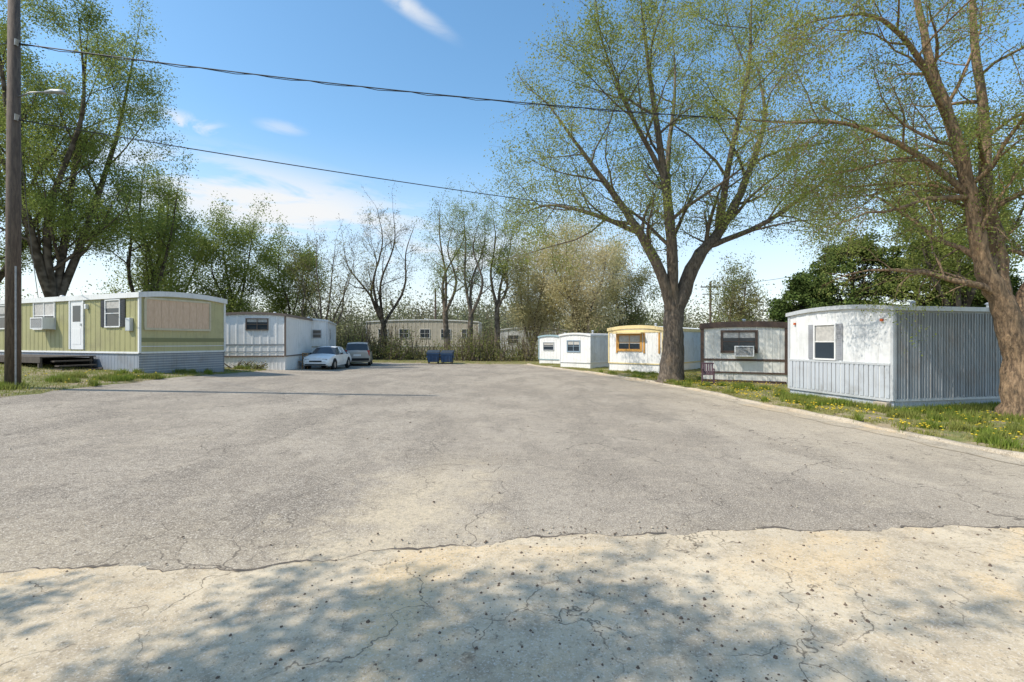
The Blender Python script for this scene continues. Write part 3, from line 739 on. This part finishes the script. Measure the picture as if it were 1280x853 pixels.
# ------------------------------------------------------------------ cars
M_TYRE=plain('tyre_rubber',(.02,.02,.02),.85); M_HUB=plain('wheel_metal',(.45,.45,.46),.3,.8)
def carpaint(name,c):
    N=NT(name); N.color(N.mix(N.ramp(N.noise(N.obj(),2,2),.4,.8),c,tuple(k*.85 for k in c))); N.b.inputs['Roughness'].default_value=.35
    N.b.inputs['Coat Weight'].default_value=.3; return N.m
def car(kind,loc,rz,col,st,gl,wheels,wr=.32,hw=.86):
    e=empty(kind,loc,rz); mb=MB(); R=[]
    for (x,zl,zb,zt,w,wt) in st:
        R.append([(x,0,zl),(x,w*.92,zl),(x,w,zl+(zb-zl)*.45),(x,w*.97,zb),(x,wt,zt-.03),(x,wt*.55,zt),(x,0,zt+.01),
                  (x,-wt*.55,zt),(x,-wt,zt-.03),(x,-w*.97,zb),(x,-w,zl+(zb-zl)*.45),(x,-w*.92,zl)])
    n=12
    for i in range(len(R)-1):
        for k in range(n):
            q=[R[i][k],R[i][(k+1)%n],R[i+1][(k+1)%n],R[i+1][k]]
            m=0; sd,tp=gl[i]
            if sd and k in (3,8): m=1
            if tp and k in (4,5,6,7): m=1
            mb.add(q,[(3,2,1,0)],m)
    mb.add(R[0],[tuple(range(n))],0); mb.add(R[-1],[tuple(range(n))[::-1]],0)
    ob=mb.obj('body',[carpaint(kind+'_paint',col),M_GLASS],e)
    for (wx) in wheels:
        for sgn in (-1,1):
            y=sgn*(hw-.09); m=MB()
            m.tube([(wx,y-.1,wr),(wx,y-.085,wr),(wx,y+.085,wr),(wx,y+.1,wr)],[wr*.9,wr,wr,wr*.9],20,0)
            m.tube([(wx,y+sgn*.085,wr),(wx,y+sgn*.108,wr)],[wr*.62,wr*.56],14,1); m.obj('wheel',[M_TYRE,M_HUB],e)
            m=MB(); m.tube([(wx,y+sgn*.02,wr+.03),(wx,y+sgn*.1,wr+.03)],[wr*1.16,wr*1.16],20,0); m.obj('wheel_arch',M_DARK,e)
    return e
sed=[(-2.3,.42,.60,.74,.70,.62),(-2.22,.30,.66,.96,.80,.66),(-1.6,.27,.88,1.02,.86,.68),(-1.5,.27,.89,1.03,.86,.68),(-.95,.26,.92,1.36,.87,.58),(-.6,.25,.92,1.42,.87,.58),
     (.0,.25,.92,1.43,.87,.59),(.1,.25,.92,1.43,.87,.59),(.5,.25,.92,1.38,.87,.58),(1.15,.25,.90,.98,.86,.70),(1.9,.27,.80,.88,.83,.66),(2.2,.3,.66,.76,.76,.6),(2.3,.36,.52,.6,.66,.5)]
sgl=[(0,0),(0,0),(0,0),(1,1),(1,0),(1,0),(0,0),(1,0),(1,1),(0,0),(0,0),(0,0)]
zc=float(terr(-11.9,30.8))
e=car('parked_car',(-11.75,31.0,zc),math.radians(-88),(.9,.9,.88),sed,sgl,(-1.35,1.4))
mb=MB(); 
for s in (-1,1): mb.box(2.1,2.25,s*.38,s*.66,.60,.70)
mb.obj('headlights',plain('lamp_lens',(.6,.62,.65),.15),e)
mb=MB(); mb.box(2.25,2.325,-.36,.36,.52,.6); mb.box(2.2,2.335,-.6,.6,.33,.40); mb.box(.35,.5,.9,1.02,.93,1.03); mb.box(.35,.5,-1.02,-.9,.93,1.03); mb.obj('grille_and_mirrors',M_DARK,e)
mb=MB(); 
for s in (-1,1): mb.box(-2.26,-2.15,s*.4,s*.7,.7,.84)
mb.obj('tail_lights',plain('red_lens',(.4,.02,.02),.2),e)
van=[(-2.35,.4,.7,1.0,.80,.75),(-2.3,.3,.95,1.15,.88,.76),(-2.15,.27,1.0,1.62,.9,.70),(-1.9,.27,1.0,1.70,.92,.70),(-1.0,.26,1.0,1.73,.92,.70),(-.9,.26,1.0,1.73,.92,.7),(.2,.26,1.0,1.72,.92,.69),
     (.3,.26,1.0,1.71,.92,.69),(.85,.26,1.0,1.6,.92,.68),(1.65,.27,.98,1.06,.9,.72),(2.15,.3,.85,.93,.86,.66),(2.35,.36,.6,.7,.75,.6)]
vgl=[(0,0),(0,1),(1,0),(1,0),(0,0),(1,0),(0,0),(1,0),(1,1),(0,0),(0,0)]
e=car('parked_minivan',(-11.75,37.2,float(terr(-11.75,37.2))),math.radians(104),(.40,.375,.335),van,vgl,(-1.45,1.5),.34,.9)
mb=MB(); 
for s in (-1,1): mb.box(2.1,2.3,s*.45,s*.74,.68,.82)
mb.obj('headlights',plain('lamp_lens',(.6,.62,.65),.15),e)
mb=MB()
for s in (-1,1): mb.box(-2.33,-2.2,s*.70,s*.86,.75,1.15)
mb.obj('tail_lights',plain('red_lens',(.4,.02,.02),.2),e)
mb=MB(); mb.box(-2.365,-2.3,-.26,.26,.72,.86); mb.obj('licence_plate',M_WHITE,e)
mb=MB(); mb.box(2.3,2.37,-.4,.4,.55,.68); mb.box(2.2,2.38,-.7,.7,.36,.46); mb.box(-2.42,-2.3,-.82,.82,.40,.58); mb.obj('grille_and_bumpers',M_DARK,e)

# ------------------------------------------------------------------ dumpsters
BLU=paint('blue_steel',(.02,.065,.15),.25)
for i,(x,y,r) in enumerate([(-6.65,41,.05),(-5.5,41.1,-.06)]):
    e=empty('dumpster',(x,y,float(terr(x,y))+.02),r); mb=MB()
    w=.5
    mb.add([(-w+.06,-.4,.14),(w-.06,-.4,.14),(w-.06,.45,.14),(-w+.06,.45,.14),(-w,-.52,.86),(w,-.52,.86),(w,.5,1.05),(-w,.5,1.05)],
           [(0,3,2,1),(0,1,5,4),(1,2,6,5),(2,3,7,6),(3,0,4,7),(4,5,6,7)])
    mb.box(-w-.04,w+.04,-.58,-.52,.8,.88); mb.box(-w-.08,-w-.001,-.25,.25,.5,.64); mb.box(w+.001,w+.08,-.25,.25,.5,.64)
    for a in (-.3,0,.3): mb.box(a-.025,a+.025,-.53,-.44,.2,.8)
    mb.obj('body',BLU,e)
    mb=MB(); mb.add([(-w-.03,-.58,.885),(w+.03,-.58,.885),(w+.03,.55,1.08),(-w-.03,.55,1.08),(-w-.03,-.58,.93),(w+.03,-.58,.93),(w+.03,.55,1.13),(-w-.03,.55,1.13)],
           [(0,3,2,1),(0,1,5,4),(1,2,6,5),(2,3,7,6),(3,0,4,7),(4,5,6,7)]); mb.obj('lid',plain('black_lid',(.035,.04,.05),.5),e)
    mb=MB()
    for a in (-.38,.38):
        for b in (-.3,.35): mb.tube([(a-.03,b,.07),(a+.03,b,.07)],[.07,.07],10)
    mb.obj('casters',M_TYRE,e)

# ------------------------------------------------------------------ small objects
e=empty('plastic_patio_chair',(8.75,21.6,.1),math.radians(-20)); PUR=plain('maroon_plastic',(.10,.05,.065),.5); mb=MB()
mb.box(-.26,.26,-.24,.24,.40,.44)
for a in (-.26,.22):
    mb.box(a,a+.05,-.26,-.21,0,.64); mb.box(a,a+.05,.2,.25,0,.42); mb.box(a-.01,a+.06,-.27,.25,.64,.67)
for i in range(5):
    a=-.24+i*.1; mb.add([(a,.22,.44),(a+.07,.22,.44),(a+.07,.36,.88),(a,.36,.88),(a,.25,.44),(a+.07,.25,.44),(a+.07,.39,.88),(a,.39,.88)],[(0,1,2,3),(4,7,6,5),(0,4,5,1),(1,5,6,2),(2,6,7,3),(3,7,4,0)])
mb.box(-.27,.27,.34,.41,.86,.92); mb.obj('chair_frame',PUR,e,bevel=.008)
x,y=-13.5,29.4; e=empty('wooden_outdoor_table',(x,y,float(terr(x,y))+.02),.2); mb=MB()
for i in range(5): mb.box(-.5,.5,-.36+i*.145,-.36+i*.145+.13,.70,.74)
for a in (-.44,.36):
    for b in (-.3,.26): mb.box(a,a+.08,b,b+.06,0,.7)
mb.box(-.44,.44,-.3,-.24,.6,.69); mb.obj('table',M_WOODL,e)
e=empty('wooden_chair',(x+.85,y-.2,float(terr(x+.85,y))+.02),-.4); mb=MB(); mb.box(-.22,.22,-.22,.22,.42,.46)
for a in (-.22,.17):
    mb.box(a,a+.05,-.22,-.17,0,.42); mb.box(a,a+.05,.17,.22,0,.95)
for z in (.6,.74,.88): mb.box(-.17,.17,.18,.21,z,z+.07)
mb.obj('chair',M_WOODL,e)
mass('shrub',3,lambda:U(-13.9,-13.2),lambda:U(24.8,25.3),lambda:U(.3,.5),LFG,.07,250,.2)

# ------------------------------------------------------------------ light, sky, camera
S=Vector((-.93,-.36,0)).normalized(); EL=math.radians(50)
S=Vector((S.x*math.cos(EL),S.y*math.cos(EL),math.sin(EL)))
sun=bpy.data.lights.new('sun','SUN'); sun.energy=4.9; sun.angle=math.radians(.5); sun.color=(1,.935,.83)
so=bpy.data.objects.new('sun',sun); COL.objects.link(so); so.rotation_euler=S.to_track_quat('Z','Y').to_euler()
w=bpy.data.worlds.new('World'); scene.world=w; w.use_nodes=True
t=w.node_tree; nd=t.nodes; lk=t.links; bg=nd['Background']; bg.inputs[1].default_value=.15
sky=nd.new('ShaderNodeTexSky'); sky.sky_type='NISHITA'; sky.sun_disc=False; sky.sun_elevation=EL; sky.sun_rotation=math.atan2(S.x,S.y)
sky.air_density=1.0; sky.dust_density=.6; sky.ozone_density=1.0
tc=nd.new('ShaderNodeTexCoord'); sp=nd.new('ShaderNodeSeparateXYZ'); lk.new(tc.outputs['Generated'],sp.inputs[0])
def M(op,a,b=None,clamp=False):
    m=nd.new('ShaderNodeMath'); m.operation=op; m.use_clamp=clamp
    for i,v in enumerate((a,b)):
        if v is None: continue
        if isinstance(v,(int,float)): m.inputs[i].default_value=v
        else: lk.new(v,m.inputs[i])
    return m.outputs[0]
def wn(scale,sc,detail=5,dist=.4,rough=.6):
    mp=nd.new('ShaderNodeMapping'); mp.inputs['Scale'].default_value=sc; lk.new(tc.outputs['Generated'],mp.inputs[0])
    n=nd.new('ShaderNodeTexNoise'); n.inputs['Scale'].default_value=scale; n.inputs['Detail'].default_value=detail; n.inputs['Distortion'].default_value=dist; n.inputs['Roughness'].default_value=rough
    lk.new(mp.outputs[0],n.inputs['Vector']); return n.outputs['Fac']
def mr(v,a,b,c=0,d=1):
    r=nd.new('ShaderNodeMapRange'); r.interpolation_type='SMOOTHSTEP'
    for k,x in zip(('From Min','From Max','To Min','To Max'),(a,b,c,d)): r.inputs[k].default_value=x
    lk.new(v,r.inputs['Value']); return r.outputs[0]
SX,SZ=sp.outputs[0],sp.outputs[2]
def spot(cx,cz,ux,uz,wa,wb):
    dx=M('SUBTRACT',SX,cx); dz=M('SUBTRACT',SZ,cz)
    a=M('DIVIDE',M('ADD',M('MULTIPLY',dx,ux),M('MULTIPLY',dz,uz)),wa)
    b=M('DIVIDE',M('ADD',M('MULTIPLY',dx,-uz),M('MULTIPLY',dz,ux)),wb)
    return mr(M('SQRT',M('ADD',M('MULTIPLY',a,a),M('MULTIPLY',b,b))),1,.1)
n1=wn(5,(1,1,4)); n2=wn(9,(1,1,3),6,.8)
bank=M('MULTIPLY',spot(-.42,.24,.99,-.08,.46,.11),mr(n1,.33,.56))
bank2=M('MULTIPLY',spot(-.05,.16,1,0,.75,.11),mr(n1,.36,.62,0,.85))
puff=M('MULTIPLY',spot(-.54,.35,1,0,.10,.022),mr(n2,.46,.62,0,.75))
puff2=M('MULTIPLY',spot(-.40,.37,1,0,.05,.015),mr(n2,.42,.6,0,.4))
wisp=M('MULTIPLY',spot(-.205,.575,.91,-.41,.15,.02),mr(n2,.3,.62,0,.75))
cl=M('MAXIMUM',M('MAXIMUM',bank,bank2),M('MAXIMUM',M('MAXIMUM',puff,puff2),wisp))
hz=mr(SZ,.40,.0,0,.72); cl=M('MAXIMUM',cl,hz)
hsv=nd.new('ShaderNodeHueSaturation'); hsv.inputs['Hue'].default_value=.49; hsv.inputs['Saturation'].default_value=1.17; hsv.inputs['Value'].default_value=1.62; lk.new(sky.outputs[0],hsv.inputs['Color'])
mx=nd.new('ShaderNodeMix'); mx.data_type='RGBA'; lk.new(cl,mx.inputs[0]); lk.new(hsv.outputs[0],mx.inputs[6]); mx.inputs[7].default_value=(6.15,6.25,6.35,1)
lk.new(mx.outputs[2],bg.inputs[0])

cam=bpy.data.cameras.new('camera'); co=bpy.data.objects.new('camera',cam); COL.objects.link(co); scene.camera=co
cam.lens=17; cam.sensor_width=36; cam.clip_end=2000; cam.clip_start=.05
co.location=(0,0,2.0); co.rotation_euler=(math.radians(90),0,0)
scene.view_settings.view_transform='Standard'; scene.view_settings.look='None'; scene.view_settings.exposure=0
print('BUILD',time.time()-T0,'leaves',NL,'faces',sum(len(m.polygons) for m in bpy.data.meshes))
